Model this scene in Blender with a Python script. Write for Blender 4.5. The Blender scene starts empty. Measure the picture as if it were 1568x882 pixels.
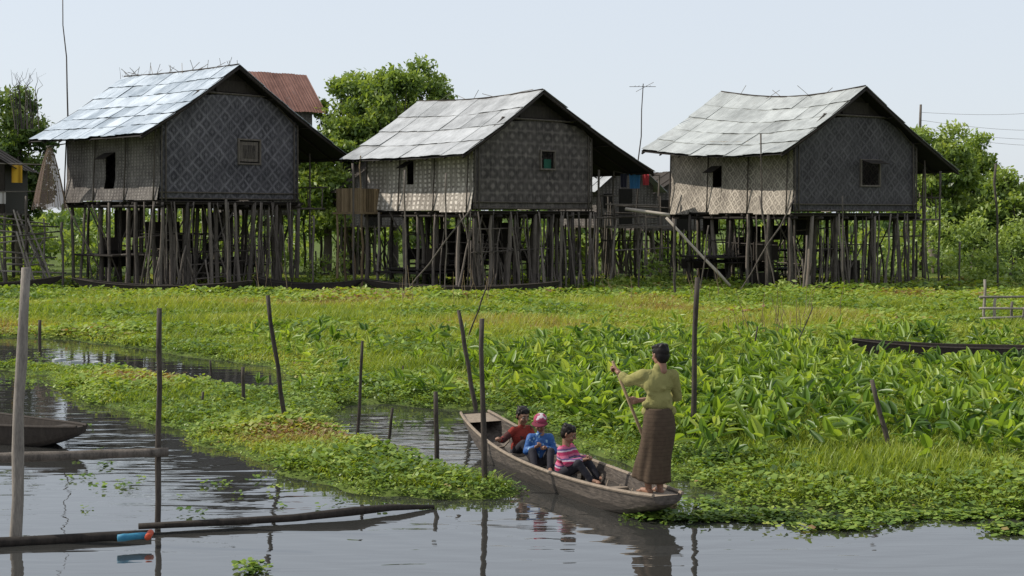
import bpy, math, random
import numpy as np
from mathutils import Vector, Matrix
random.seed(7); rng=np.random.default_rng(11)
sc=bpy.context.scene
FPX=2090.7; H=3.1; HV=330.0; CU=784.0
def P(u,v,z=0.0):
    Y=(H-z)*FPX/(v-HV); return (round((u-CU)*Y/FPX,3),round(Y,3),z)
def D(u,v,Y):
    return ((u-CU)*Y/FPX, Y, H+(HV-v)*Y/FPX)

# ---------------- node helpers ----------------
class NT:
    def __init__(s,name):
        s.m=bpy.data.materials.new(name); s.m.use_nodes=True; s.t=s.m.node_tree; s.t.nodes.clear()
        s.out=s.t.nodes.new('ShaderNodeOutputMaterial')
    def n(s,typ,**k):
        nd=s.t.nodes.new(typ)
        for a,b in k.items(): setattr(nd,a,b)
        return nd
    def l(s,a,b): s.t.links.new(a,b)
    def put(s,sock,val):
        if isinstance(val,bpy.types.NodeSocket): s.l(val,sock)
        elif isinstance(val,(tuple,list)) and len(val)==3 and sock.type=='RGBA': sock.default_value=(*val,1)
        else: sock.default_value=val
    def math(s,op,a,b=0.0,c=None):
        nd=s.n('ShaderNodeMath',operation=op); s.put(nd.inputs[0],a); s.put(nd.inputs[1],b)
        if c is not None: s.put(nd.inputs[2],c)
        return nd.outputs[0]
    def mix(s,f,a,b,mode='MIX'):
        nd=s.n('ShaderNodeMix',data_type='RGBA',blend_type=mode); s.put(nd.inputs[0],f); s.put(nd.inputs[6],a); s.put(nd.inputs[7],b)
        return nd.outputs[2]
    def ramp(s,f,stops):
        nd=s.n('ShaderNodeValToRGB'); e=nd.color_ramp.elements
        while len(e)<len(stops): e.new(0.5)
        for i,(p,c) in enumerate(stops):
            e[i].position=p; e[i].color=(*c,1)
        s.put(nd.inputs[0],f); return nd.outputs[0]
    def noise(s,scale,detail=4,vec=None,rough=.6,dist=0):
        nd=s.n('ShaderNodeTexNoise'); nd.inputs['Scale'].default_value=scale; nd.inputs['Detail'].default_value=detail
        nd.inputs['Roughness'].default_value=rough; nd.inputs['Distortion'].default_value=dist
        if vec is None: vec=s.obj()
        s.l(vec,nd.inputs['Vector']); return nd.outputs[0]
    def obj(s):
        if not hasattr(s,'_tc'): s._tc=s.n('ShaderNodeTexCoord')
        return s._tc.outputs['Object']
    def uv(s):
        s.obj(); return s._tc.outputs['UV']
    def scale(s,vec,sc,rot=(0,0,0)):
        nd=s.n('ShaderNodeMapping'); nd.inputs['Scale'].default_value=sc; nd.inputs['Rotation'].default_value=rot
        s.l(vec,nd.inputs['Vector']); return nd.outputs[0]
    def attr(s,name='tint'):
        return s.n('ShaderNodeAttribute',attribute_name=name).outputs['Fac']
    def bump(s,h,st=.3,dist=.02):
        nd=s.n('ShaderNodeBump'); nd.inputs['Strength'].default_value=st; nd.inputs['Distance'].default_value=dist
        s.l(h,nd.inputs['Height']); return nd.outputs[0]
    def princ(s,col,rough=.7,spec=.3,metal=0,normal=None,ior=None,**k):
        p=s.n('ShaderNodeBsdfPrincipled'); s.put(p.inputs['Base Color'],col); s.put(p.inputs['Roughness'],rough)
        p.inputs['Specular IOR Level'].default_value=spec; s.put(p.inputs['Metallic'],metal)
        if ior: p.inputs['IOR'].default_value=ior
        if normal is not None: s.l(normal,p.inputs['Normal'])
        for a,b in k.items(): s.put(p.inputs[a],b)
        s.l(p.outputs[0],s.out.inputs[0]); return s.m

def m_wood(name,dark,light,sc=6):
    t=NT(name); n=t.noise(sc,5,t.scale(t.obj(),(3,3,.6))); n2=t.noise(sc*6,3,t.scale(t.obj(),(3,3,.5)))
    f=t.math('ADD',t.math('MULTIPLY',n,.6),t.math('MULTIPLY',t.attr(),.5))
    f=t.math('ADD',f,t.math('MULTIPLY',t.math('SUBTRACT',n2,.5),.5))
    c=t.ramp(f,[(.25,dark),(.85,light)])
    return t.princ(c,.8,.2,normal=t.bump(n2,.5,.01))
def m_leaf(name,stops,trans=.35,gloss=.06):
    t=NT(name); n=t.noise(1.3,2)
    f=t.math('ADD',t.attr(),t.math('MULTIPLY',t.math('SUBTRACT',n,.5),.25))
    c=t.ramp(f,stops)
    d=t.n('ShaderNodeBsdfDiffuse'); t.l(c,d.inputs[0])
    tr=t.n('ShaderNodeBsdfTranslucent'); t.l(t.mix(1.0,c,(1.15,1.1,.45),'MULTIPLY'),tr.inputs[0])
    g=t.n('ShaderNodeBsdfGlossy'); g.inputs['Roughness'].default_value=.45; g.inputs[0].default_value=(.9,.9,.9,1)
    m1=t.n('ShaderNodeMixShader'); m1.inputs[0].default_value=trans; t.l(d.outputs[0],m1.inputs[1]); t.l(tr.outputs[0],m1.inputs[2])
    m2=t.n('ShaderNodeMixShader'); m2.inputs[0].default_value=gloss; t.l(m1.outputs[0],m2.inputs[1]); t.l(g.outputs[0],m2.inputs[2])
    t.l(m2.outputs[0],t.out.inputs[0]); return t.m
def m_cloth(name,a,b,sc=12,rough=.85):
    t=NT(name); n=t.noise(sc,3); return t.princ(t.mix(n,a,b),rough,.15,normal=t.bump(t.noise(25,3),.4,.01))

def m_weave(name,kind,dark,light,T=.55,amt=.5):
    t=NT(name); sp=t.n('ShaderNodeSeparateXYZ'); t.l(t.uv(),sp.inputs[0]); u,v=sp.outputs[0],sp.outputs[1]
    wob=t.math('MULTIPLY',t.math('SUBTRACT',t.noise(1.6,3),.5),.30)
    u=t.math('ADD',u,wob); v=t.math('ADD',v,t.math('MULTIPLY',wob,.6))
    fr=lambda x:t.math('ABSOLUTE',t.math('SUBTRACT',t.math('FRACT',x),.5))
    def soft(x,th,w=.06,inv=False):
        nd=t.n('ShaderNodeMapRange'); t.l(x,nd.inputs[0]); nd.inputs[1].default_value=th-w; nd.inputs[2].default_value=th+w
        nd.inputs[3].default_value=1 if inv else 0; nd.inputs[4].default_value=0 if inv else 1; return nd.outputs[0]
    if kind=='diamond':
        a=fr(t.math('DIVIDE',t.math('ADD',u,v),T)); b=fr(t.math('DIVIDE',t.math('SUBTRACT',u,v),T))
        mx=t.math('MAXIMUM',a,b); line=soft(mx,.40)
        dot=soft(mx,.14,.05,True); pat=t.math('MAXIMUM',line,t.math('MULTIPLY',dot,.7))
    elif kind=='square':
        a=fr(t.math('DIVIDE',t.math('ADD',u,v),T)); b=fr(t.math('DIVIDE',t.math('SUBTRACT',u,v),T))
        sq=soft(t.math('MAXIMUM',a,b),.25,.07,True)
        st=soft(fr(t.math('DIVIDE',v,T)),.44); pat=t.math('MAXIMUM',sq,t.math('MULTIPLY',st,.8))
    else:
        a=fr(t.math('DIVIDE',u,T)); b=fr(t.math('DIVIDE',v,T*.6)); pat=t.math('MULTIPLY',soft(a,.3),soft(b,.22))
    cu=t.math('GREATER_THAN',t.math('FRACT',t.math('DIVIDE',u,.09)),.5); cv=t.math('GREATER_THAN',t.math('FRACT',t.math('DIVIDE',v,.09)),.5)
    ck=t.math('ABSOLUTE',t.math('SUBTRACT',cu,cv))
    fade=t.noise(.9,3); streak=t.noise(7,5,t.scale(t.obj(),(2.5,2.5,.35))); blot=t.noise(1.3,6)
    bl=t.n('ShaderNodeMapRange'); t.l(blot,bl.inputs[0]); bl.inputs[1].default_value=.36; bl.inputs[2].default_value=.64
    pat=t.math('MULTIPLY',pat,t.math('MULTIPLY',amt,t.math('ADD',.35,bl.outputs[0])))
    f=t.math('ADD',pat,t.math('MULTIPLY',ck,.13))
    f=t.math('ADD',f,t.math('MULTIPLY',t.math('SUBTRACT',streak,.5),1.0)); f=t.math('ADD',f,t.math('MULTIPLY',t.math('SUBTRACT',fade,.5),.7)); f=t.math('ADD',f,.16)
    c=t.ramp(f,[(0,dark),(.9,light)])
    return t.princ(c,.75,.2,normal=t.bump(t.math('ADD',ck,pat),.35,.015))
def m_roof(name,lo,hi,metal,rough,tin=.35):
    t=NT(name); n=t.noise(1.2,4); n2=t.noise(9,4,t.scale(t.obj(),(.35,3.5,.35)))
    f=t.math('ADD',t.math('MULTIPLY',t.math('SUBTRACT',t.attr(),.5),tin),.52)
    f=t.math('ADD',f,t.math('MULTIPLY',t.math('SUBTRACT',n,.5),.9)); f=t.math('ADD',f,t.math('MULTIPLY',t.math('SUBTRACT',n2,.5),.8))
    c=t.ramp(f,[(0.02,tuple(x*.5 for x in lo)),(.3,lo),(.8,hi)])
    st=t.noise(2.2,5); r_=t.math('MULTIPLY',t.math('GREATER_THAN',st,.66),.3); c=t.mix(r_,c,(.17,.14,.12))
    sp=t.n('ShaderNodeSeparateXYZ'); t.l(t.obj(),sp.inputs[0]); rib=t.math('SINE',t.math('MULTIPLY',sp.outputs[1],48))
    return t.princ(c,rough,.4,metal=metal,normal=t.bump(t.math('ADD',t.math('MULTIPLY',rib,.35),n2),.45,.02))

M={}
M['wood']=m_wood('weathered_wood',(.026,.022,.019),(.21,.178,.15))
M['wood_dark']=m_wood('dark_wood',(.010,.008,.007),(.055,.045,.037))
M['bamboo']=m_wood('bamboo_grey',(.09,.08,.07),(.34,.30,.255))
M['bamboo_tan']=m_wood('bamboo_tan',(.10,.07,.04),(.29,.21,.125))
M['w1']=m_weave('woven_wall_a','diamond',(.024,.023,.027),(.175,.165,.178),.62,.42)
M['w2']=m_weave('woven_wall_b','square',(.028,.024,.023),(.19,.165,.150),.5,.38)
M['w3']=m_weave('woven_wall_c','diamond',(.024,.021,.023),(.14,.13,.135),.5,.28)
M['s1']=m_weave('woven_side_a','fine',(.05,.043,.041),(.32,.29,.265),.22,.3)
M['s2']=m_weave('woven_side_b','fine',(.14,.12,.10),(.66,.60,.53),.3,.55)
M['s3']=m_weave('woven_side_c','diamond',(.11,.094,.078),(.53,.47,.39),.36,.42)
M['r1']=m_roof('tin_roof_sheets',(.24,.29,.34),(.58,.64,.70),.2,.38)
M['r2']=m_roof('pale_tin_roof',(.235,.24,.24),(.50,.51,.515),.15,.42,.35)
M['r3']=m_roof('grey_tin_roof',(.225,.235,.225),(.46,.48,.465),.15,.42,.35)
M['rust']=m_roof('rusty_roof',(.15,.065,.045),(.32,.16,.12),.1,.7)
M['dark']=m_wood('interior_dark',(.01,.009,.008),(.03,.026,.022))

# ---------------- mesh builder ----------------
def frame(d):
    d=d/ (np.linalg.norm(d)+1e-9); a=np.array([0,0,1.]) if abs(d[2])<.9 else np.array([1.,0,0])
    x=np.cross(a,d); x/=np.linalg.norm(x); return x,np.cross(d,x)
class MB:
    def __init__(s): s.v=[];s.f=[];s.t=[];s.uv={}
    def add(s,vs,fs,tint=.5,uvs=None):
        o=len(s.v); s.v+= [tuple(map(float,p)) for p in vs]; s.t+=[tint]*len(vs)
        for f in fs: s.f.append(tuple(i+o for i in f))
        if uvs:
            for i,q in enumerate(uvs): s.uv[o+i]=q
    def tube(s,pts,rad,n=8,tint=None):
        pts=[np.array(p,float) for p in pts]; tint=random.random() if tint is None else tint
        if not isinstance(rad,(list,tuple)): rad=[rad]*len(pts)
        vs=[];fs=[]
        x,y=frame(pts[-1]-pts[0])
        for p,r in zip(pts,rad):
            for k in range(n):
                a=2*math.pi*k/n; vs.append(p+r*(math.cos(a)*x+math.sin(a)*y))
        for i in range(len(pts)-1):
            for k in range(n):
                fs.append((i*n+k,i*n+(k+1)%n,(i+1)*n+(k+1)%n,(i+1)*n+k))
        fs.append(tuple(range(n))[::-1]); fs.append(tuple((len(pts)-1)*n+k for k in range(n)))
        s.add(vs,fs,tint)
    def pole(s,p0,p1,r0,r1=None,crook=.01,n=8,seg=5,tint=None):
        r1=r0*.75 if r1 is None else r1
        p0=np.array(p0,float);p1=np.array(p1,float);L=np.linalg.norm(p1-p0)
        pts=[p0+(p1-p0)*i/seg+(np.array([random.gauss(0,1),random.gauss(0,1),0])*crook*L if 0<i<seg else 0) for i in range(seg+1)]
        s.tube(pts,[(r0+(r1-r0)*i/seg)*random.uniform(.92,1.08) for i in range(seg+1)],n,tint)
    def box(s,c,h,rot=0,tint=.5,R=None):
        c=np.array(c,float); cs,sn=math.cos(rot),math.sin(rot); vs=[]
        for dx in(-1,1):
            for dy in(-1,1):
                for dz in(-1,1):
                    q=np.array([dx*h[0],dy*h[1],dz*h[2]],float)
                    vs.append(c+np.array([q[0]*cs-q[1]*sn,q[0]*sn+q[1]*cs,q[2]]))
        s.add(vs,[(0,1,3,2),(4,6,7,5),(0,4,5,1),(2,3,7,6),(0,2,6,4),(1,5,7,3)],tint)
    def grid(s,fn,nu,nv,tint=.5,uvs=None):
        vs=[];fs=[]
        for j in range(nv+1):
            for i in range(nu+1): vs.append(fn(i/nu,j/nv))
        for j in range(nv):
            for i in range(nu):
                a=j*(nu+1)+i; fs.append((a,a+1,a+nu+2,a+nu+1))
        s.add(vs,fs,tint)
    def obj(s,name,mat,parent=None,smooth=False,bevel=0,solid=0):
        me=bpy.data.meshes.new(name); me.from_pydata(s.v,[],s.f); me.update()
        a=me.attributes.new('tint','FLOAT','POINT'); a.data.foreach_set('value',np.array(s.t,dtype=np.float32))
        if s.uv:
            ul=me.uv_layers.new(name='UVMap')
            for lp in me.loops: ul.data[lp.index].uv=s.uv.get(lp.vertex_index,(0,0))
        if smooth: me.shade_smooth()
        o=bpy.data.objects.new(name,me); sc.collection.objects.link(o); me.materials.append(mat)
        if parent: o.parent=parent
        if solid:
            md=o.modifiers.new('s','SOLIDIFY'); md.thickness=solid
        if bevel:
            md=o.modifiers.new('b','BEVEL'); md.width=bevel; md.segments=2
        return o
def empty(name,loc=(0,0,0),rz=0):
    e=bpy.data.objects.new(name,None); sc.collection.objects.link(e); e.location=loc; e.rotation_euler=(0,0,rz); e.empty_display_size=.3; return e

# ---------------- value noise ----------------
_lat=rng.random((8,256,256))
def vn(x,y,scale,seed=0):
    x=np.asarray(x)/scale+1000.; y=np.asarray(y)/scale+1000.
    xi=np.floor(x).astype(int);yi=np.floor(y).astype(int);fx=x-xi;fy=y-yi
    fx=fx*fx*(3-2*fx);fy=fy*fy*(3-2*fy);L=_lat[seed%8]
    g=lambda a,b:L[a%256,b%256]
    return (g(xi,yi)*(1-fx)+g(xi+1,yi)*fx)*(1-fy)+(g(xi,yi+1)*(1-fx)+g(xi+1,yi+1)*fx)*fy

# ---------------- land / water layout (metres) ----------------
def poly(pts): return [P(u,v)[:2] for u,v in pts]
W1=[(-70,-60),(-70,27.5)]+poly([(-60,562),(0,568),(60,576),(100,600),(220,642),(300,668),(380,698),(450,728),(560,750),(680,764),(775,758),(770,736),(720,722),(650,710),(590,692),(540,672),(490,650),(510,624),(600,618),(680,626),(722,634),(735,628),(790,634),(860,664),(930,696),(990,720),(1060,745),(1150,768),(1300,786),(1450,786),(1600,792),(1900,800)])+[(14,11.5),(70,-60)]
W2=poly([(-60,516),(60,518),(150,526),(250,537),(330,550),(420,562),(475,592),(400,604),(300,590),(200,574),(120,564),(40,560),(-60,564)])
W3=[(-40,55.6),(-18,54.2),(-14,53.2),(-9,51.8),(-4,52.2),(2.5,51.2),(3.5,55.6),(-4,57),(-20,58.5),(-40,59)]
W4=poly([(1395,431),(1480,430),(1700,428),(1900,432),(1700,439),(1480,437),(1395,436)])
W5=poly([(1290,546),(1420,550),(1640,554),(1640,570),(1440,568),(1300,558)])
def sdist(X,Y,poly):
    X=np.asarray(X,float);Y=np.asarray(Y,float); ins=np.zeros(X.shape,bool); d=np.full(X.shape,1e9)
    n=len(poly)
    for i in range(n):
        x0,y0=poly[i];x1,y1=poly[(i+1)%n]
        c=((y0>Y)!=(y1>Y))&(X<(x1-x0)*(Y-y0)/((y1-y0)+1e-12)+x0); ins^=c
        dx,dy=x1-x0,y1-y0;t=np.clip(((X-x0)*dx+(Y-y0)*dy)/(dx*dx+dy*dy+1e-12),0,1)
        d=np.minimum(d,np.hypot(X-x0-t*dx,Y-y0-t*dy))
    return np.where(ins,-d,d)
def land(X,Y):
    s=np.full(np.shape(X),1e9)
    for w in (W1,W2,W3,W4,W5): s=np.minimum(s,sdist(X,Y,w))
    return s+(vn(X,Y,.9,1)-.5)*.5+(vn(X,Y,.3,2)-.5)*.25
def gz(X,Y,s): return np.clip(s*.3,-.45,.07)+(vn(X,Y,1.5,3)-.5)*.07*np.clip(s,0,1)+(vn(X,Y,.35,4)-.5)*.05*np.clip(s,0,1)

def fastmesh(name,v,tri,mat,tint=None,smooth=False,n=3):
    me=bpy.data.meshes.new(name); nv=len(v);nf=len(tri)
    me.vertices.add(nv); me.vertices.foreach_set('co',np.ascontiguousarray(v,dtype=np.float32).ravel())
    me.loops.add(nf*n); me.loops.foreach_set('vertex_index',np.ascontiguousarray(tri,dtype=np.int32).ravel())
    me.polygons.add(nf); me.polygons.foreach_set('loop_start',np.arange(0,nf*n,n,dtype=np.int32))
    me.update(calc_edges=True); me.validate()
    if tint is not None:
        a=me.attributes.new('tint','FLOAT','POINT'); a.data.foreach_set('value',np.ascontiguousarray(tint,dtype=np.float32))
    if smooth: me.shade_smooth()
    me.materials.append(mat); o=bpy.data.objects.new(name,me); sc.collection.objects.link(o); return o

# ground sheet
gx=np.concatenate([[-3000,-1000,-400,-150,-80,-50],np.arange(-36,36.01,.22),[50,80,150,400,1000,3000]])
gy=np.concatenate([[-500,-100,-20,0],np.arange(6,66,.22),[75,90,120,180,300,600,1200,4000]])
GX,GY=np.meshgrid(gx,gy); S=land(GX,GY); Z=gz(GX,GY,S)
v=np.stack([GX,GY,Z],-1).reshape(-1,3); nx=len(gx);ny=len(gy)
idx=np.arange(nx*ny).reshape(ny,nx)
q=np.stack([idx[:-1,:-1],idx[:-1,1:],idx[1:,1:],idx[1:,:-1]],-1).reshape(-1,4)
t=NT('marsh_ground'); n=t.noise(1.5,6); n2=t.noise(.25,3)
c=t.ramp(n,[(.3,(.022,.028,.010)),(.5,(.050,.075,.018)),(.7,(.095,.11,.032))]); c=t.mix(t.math('MULTIPLY',n2,.6),c,(.13,.18,.035))
gm=t.princ(c,.9,.1,normal=t.bump(t.noise(9,5),.8,.05))
fastmesh('ground',v,q,gm,smooth=True,n=4)

# water
t=NT('lake_water'); ob=t.obj()
wa=t.noise(1.0,2,t.scale(ob,(.7,3.2,1),(0,0,.12)),.45,.8); wb=t.noise(1.0,2,t.scale(ob,(3.,9,1),(0,0,-.15)),.5,.4); big=t.noise(.35,2)
h=t.math('ADD',t.math('MULTIPLY',wa,.8),t.math('MULTIPLY',wb,.11)); h=t.math('MULTIPLY',h,t.math('ADD',.05,big))
sp=t.n('ShaderNodeSeparateXYZ'); t.l(ob,sp.inputs[0])
dx=t.math('SUBTRACT',sp.outputs[0],1.2); dy=t.math('SUBTRACT',sp.outputs[1],14.6)
dd=t.math('SQRT',t.math('ADD',t.math('MULTIPLY',dx,dx),t.math('MULTIPLY',t.math('MULTIPLY',dy,dy),2.2)))
rp=t.math('MULTIPLY',t.math('SINE',t.math('ADD',t.math('MULTIPLY',dd,11),t.math('MULTIPLY',t.noise(1.2,2),8))),t.math('DIVIDE',.11,t.math('ADD',1.0,t.math('MULTIPLY',dd,.35))))
h=t.math('ADD',h,rp)
wm=t.princ((.030,.030,.028),.012,.5,ior=3.0,normal=t.bump(h,.28,.05))
MB_=MB(); MB_.add([(-3000,-500,0),(3000,-500,0),(3000,4000,0),(-3000,4000,0)],[(0,1,2,3)]); MB_.obj('water',wm)

# ---------------- scatter ----------------
def scatter(name,temps,pos,scale,tint,mat,tilt=.15,zs=None):
    N=len(pos); which=rng.integers(0,len(temps),N); VV=[];TT=[];CC=[];off=0
    yaw=rng.random(N)*2*np.pi; ta=rng.normal(0,tilt,N); tb=rng.normal(0,tilt,N)
    for k,(tv,tt,tc) in enumerate(temps):
        ii=np.where(which==k)[0]
        if len(ii)==0: continue
        tv=np.asarray(tv);tt=np.asarray(tt);tc=np.asarray(tc)
        p=tv[None]*scale[ii][:,None,None]
        if zs is not None: p=p*np.array([1,1,0])+p*np.array([0,0,1])*zs[ii][:,None,None]
        c,s=np.cos(yaw[ii])[:,None],np.sin(yaw[ii])[:,None]
        x=p[...,0]*c-p[...,1]*s; y=p[...,0]*s+p[...,1]*c; z=p[...,2]
        x=x+z*ta[ii][:,None]; y=y+z*tb[ii][:,None]
        w=np.stack([x,y,z],-1)+pos[ii][:,None,:]
        m=len(tv); VV.append(w.reshape(-1,3)); TT.append((tt[None]+(np.arange(len(ii))*m)[:,None,None]+off).reshape(-1,3))
        CC.append((tc[None]+tint[ii][:,None]).ravel()); off+=len(ii)*m
    return fastmesh(name,np.concatenate(VV),np.concatenate(TT),mat,np.concatenate(CC))
def t_grass(nb,h,w,spread,lean):
    V=[];T=[];C=[]
    for i in range(nb):
        a=random.random()*6.28; b=random.random()*6.28; r=random.random()*spread; hh=h*random.uniform(.5,1.1); ww=w*random.uniform(.6,1.2)
        bx,by=r*math.cos(a),r*math.sin(a); l=lean*random.uniform(.1,1)*hh; dx,dy=math.cos(b),math.sin(b); sx,sy=-dy*ww/2,dx*ww/2
        if random.random()<.5: sx,sy=dx*ww/2,dy*ww/2
        o=len(V)
        V+=[(bx-sx,by-sy,-.03),(bx+sx,by+sy,-.03),(bx+dx*l*.4-sx*.8,by+dy*l*.4-sy*.8,hh*.6),(bx+dx*l*.4+sx*.8,by+dy*l*.4+sy*.8,hh*.6),(bx+dx*l,by+dy*l,hh)]
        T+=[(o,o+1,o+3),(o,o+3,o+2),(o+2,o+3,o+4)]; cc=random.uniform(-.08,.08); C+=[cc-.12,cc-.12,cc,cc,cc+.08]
    return V,T,C
def t_leafy(nl,R,h,L,wd,flat=.5):
    V=[];T=[];C=[]
    for i in range(nl):
        a=random.random()*6.28; r=R*math.sqrt(random.random()); z=h*random.uniform(.15,1); b=random.random()*6.28; el=random.uniform(-.3,1.0)*flat*1.5
        l=L*random.uniform(.5,1.25); w=l*wd; d=Vector((math.cos(b)*math.cos(el),math.sin(b)*math.cos(el),math.sin(el))); sd=Vector((-math.sin(b),math.cos(b),random.uniform(-.4,.4))).normalized()
        p=Vector((r*math.cos(a),r*math.sin(a),z)); up=d.cross(sd)
        o=len(V); V+=[tuple(p),tuple(p+d*l*.35+sd*w*.5+up*l*.06),tuple(p+d*l*.35-sd*w*.5+up*l*.06),tuple(p+d*l*.75+sd*w*.38),tuple(p+d*l*.75-sd*w*.38),tuple(p+d*l)]
        T+=[(o,o+1,o+2),(o+1,o+3,o+4),(o+1,o+4,o+2),(o+3,o+5,o+4)]; cc=random.uniform(-.16,.16); C+=[cc]*6
    return V,T,C
def t_taro(nl):
    V=[];T=[];C=[]
    for i in range(nl):
        a=random.random()*6.28; ho=random.uniform(.03,.14); z=random.uniform(.12,.36); L=random.uniform(.12,.25); w=L*random.uniform(.42,.62)
        el=random.uniform(-.1,1.3); b=a+random.gauss(0,.5); tw=random.gauss(0,.6)
        p=Vector((ho*math.cos(a),ho*math.sin(a),z)); d=Vector((math.cos(b)*math.cos(el),math.sin(b)*math.cos(el),math.sin(el))); sd0=Vector((-math.sin(b),math.cos(b),0)); up=d.cross(sd0)
        sd=(sd0*math.cos(tw)+up*math.sin(tw)).normalized(); up=d.cross(sd)
        cc=random.uniform(-.18,.18); o=len(V)
        V+=[(0,.0,0),(.012,.008,0),tuple(p)]; T+=[(o,o+1,o+2)]; C+=[cc-.1]*3
        o=len(V)
        pr=[(-.12,.55,.10),(.12,.95,.10),(.38,1.0,.09),(.65,.72,.05),(.86,.34,0)]
        V+=[tuple(p+d*L*.0)]; C+=[cc-.05]
        V+=[tuple(p+d*L*.4-up*L*.0)]; C+=[cc-.05]; V+=[tuple(p+d*L*.75-up*L*.03)]; C+=[cc-.03]; V+=[tuple(p+d*L-up*L*.12)]; C+=[cc]
        for sg in(1,-1):
            for (tt_,ww,uu) in pr: V.append(tuple(p+d*L*tt_+sd*sg*w*ww*.5+up*L*uu*1.2)); C.append(cc+.03*sg)
        for sgi in(0,1):
            e=o+4+sgi*5
            T+=[(o,e,e+1),(o,e+1,o+1),(o+1,e+1,e+2),(o+1,e+2,e+3),(o+1,e+3,o+2),(o+2,e+3,e+4),(o+2,e+4,o+3)]
    return V,T,C
def samp(N,y0,y1,pw=1.0,marg=2.5):
    u=rng.random(N)
    if pw==1: Y=y0+(y1-y0)*u
    else: Y=(y0**(2-pw)+(y1**(2-pw)-y0**(2-pw))*u)**(1/(2-pw))
    half=.39*Y+marg; X=(rng.random(N)*2-1)*half
    return X,Y
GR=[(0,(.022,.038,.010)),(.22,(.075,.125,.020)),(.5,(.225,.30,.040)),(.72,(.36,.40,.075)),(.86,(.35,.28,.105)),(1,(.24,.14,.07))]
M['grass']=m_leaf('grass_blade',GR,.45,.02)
M['weed']=m_leaf('weed_leaf',[(0,(.020,.036,.010)),(.3,(.075,.145,.024)),(.6,(.22,.32,.045)),(.85,(.36,.42,.085)),(1,(.26,.15,.075))],.42,.04)
M['taro']=m_leaf('taro_leaf',[(0,(.02,.045,.012)),(.35,(.085,.17,.024)),(.65,(.25,.37,.048)),(1,(.44,.50,.11))],.5,.04)
BR=[P(180,584),P(240,590),P(470,672),P(500,684),P(330,498),P(1450,575),P(1520,585),P(60,548)]
def tintmap(X,Y):
    t=.30+.34*vn(X,Y,4.5,5)+.16*vn(X,Y,1.2,6)-.05
    br=np.clip((vn(X*.6,Y,3.,7)-.66)*3,0,1)*.26
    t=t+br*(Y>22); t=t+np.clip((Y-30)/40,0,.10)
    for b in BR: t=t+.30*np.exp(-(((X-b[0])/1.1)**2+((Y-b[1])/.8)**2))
    return t+rng.normal(0,.06,len(X))
X,Y=samp(58000,14,66,1.45); s=land(X,Y)
k=(s>.15)&(rng.random(len(X))<np.where(Y>57,.6,1)); X,Y,s=X[k],Y[k],s[k]
g=[t_grass(8,.26,.018,.13,.9) for _ in range(10)]
hs=np.clip(.3+s*.4,.3,1.0)*(.45+1.0*vn(X,Y,2.2,1))*(1-.3*((X<3)&(Y<26)))*np.where(Y>45,.5,1)
scl=1+np.clip((Y-18)/40,0,1)*1.2
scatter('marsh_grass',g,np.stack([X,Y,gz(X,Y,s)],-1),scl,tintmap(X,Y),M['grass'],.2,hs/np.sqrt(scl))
X,Y=samp(58000,14,62,1.5); s=land(X,Y)
k=(s>-.04)&(rng.random(len(X))<np.clip(1.1-s*.3,.45,1)); X,Y,s=X[k],Y[k],s[k]
g=[t_leafy(9,.12,.10,.062,.7) for _ in range(8)]
scl=(1+np.clip((Y-16)/40,0,1)*1.5)*(.6+.9*vn(X,Y,1.5,2))*np.clip(.65+s*.5,.65,1)
scatter('water_weeds',g,np.stack([X,Y,np.maximum(gz(X,Y,s),0.0)],-1),scl,tintmap(X,Y)+.02+rng.normal(0,.07,len(X)),M['weed'],.25)
X,Y=samp(10500,15.5,36,1.0); s=land(X,Y)
uu=CU+X*FPX/Y
den=np.clip((uu-800)/120,0,1)*np.clip((Y-15.8)/1.5,0,1)*np.clip((35-Y)/9,0,1)*(.15+1.2*(vn(X,Y,2.4,6)))
den=np.where((uu>740)&(uu<900)&(Y>19)&(Y<29),np.maximum(den,.45),den)
den=np.where((uu>380)&(uu<760)&(Y>22)&(Y<34),np.maximum(den,.10),den)
k=(s>.45)&(rng.random(len(X))<den*.95); X,Y,s=X[k],Y[k],s[k]
g=[t_taro(5) for _ in range(12)]
scatter('taro_plants',g,np.stack([X,Y,gz(X,Y,s)],-1),.7+.55*rng.random(len(X)),.44+.25*vn(X,Y,2.,3)+rng.normal(0,.11,len(X)),M['taro'],.15)
fx=[];fy=[]
def raft(u,v,du,dv,n):
    for _ in range(n):
        p=P(u+random.gauss(0,du),v+random.gauss(0,dv)); fx.append(p[0]);fy.append(p[1])
for (u,v,du,dv,n) in [(1000,790,22,3,90),(1080,795,35,3,130),(1180,792,45,4,170),(1280,806,35,4,120),(1350,792,40,5,100),(1480,792,60,3,150),(1550,812,20,4,50),(720,752,30,5,110),(650,745,40,4,70),(115,655,10,2,10),(130,732,6,2,3),(185,745,8,2,6),(340,741,6,1,5),(385,875,9,4,20),(1540,812,10,2,12),(1090,775,30,4,60),(50,585,25,4,40),(170,600,40,5,30),(60,548,40,4,30),(160,535,30,3,15),(600,650,20,2,8)]:
    raft(u,v,du,dv,n)
for _ in range(24): raft(random.uniform(100,600),random.uniform(690,790),3,1,1)
fx=np.array(fx);fy=np.array(fy)
g=[t_leafy(8,.09,.055,.065,.85,.3) for _ in range(6)]
scatter('water_hyacinth',g,np.stack([fx,fy,np.full(len(fx),.004)],-1),.35+.8*rng.random(len(fx)),.45+rng.normal(0,.13,len(fx)),M['weed'],.2)

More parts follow.
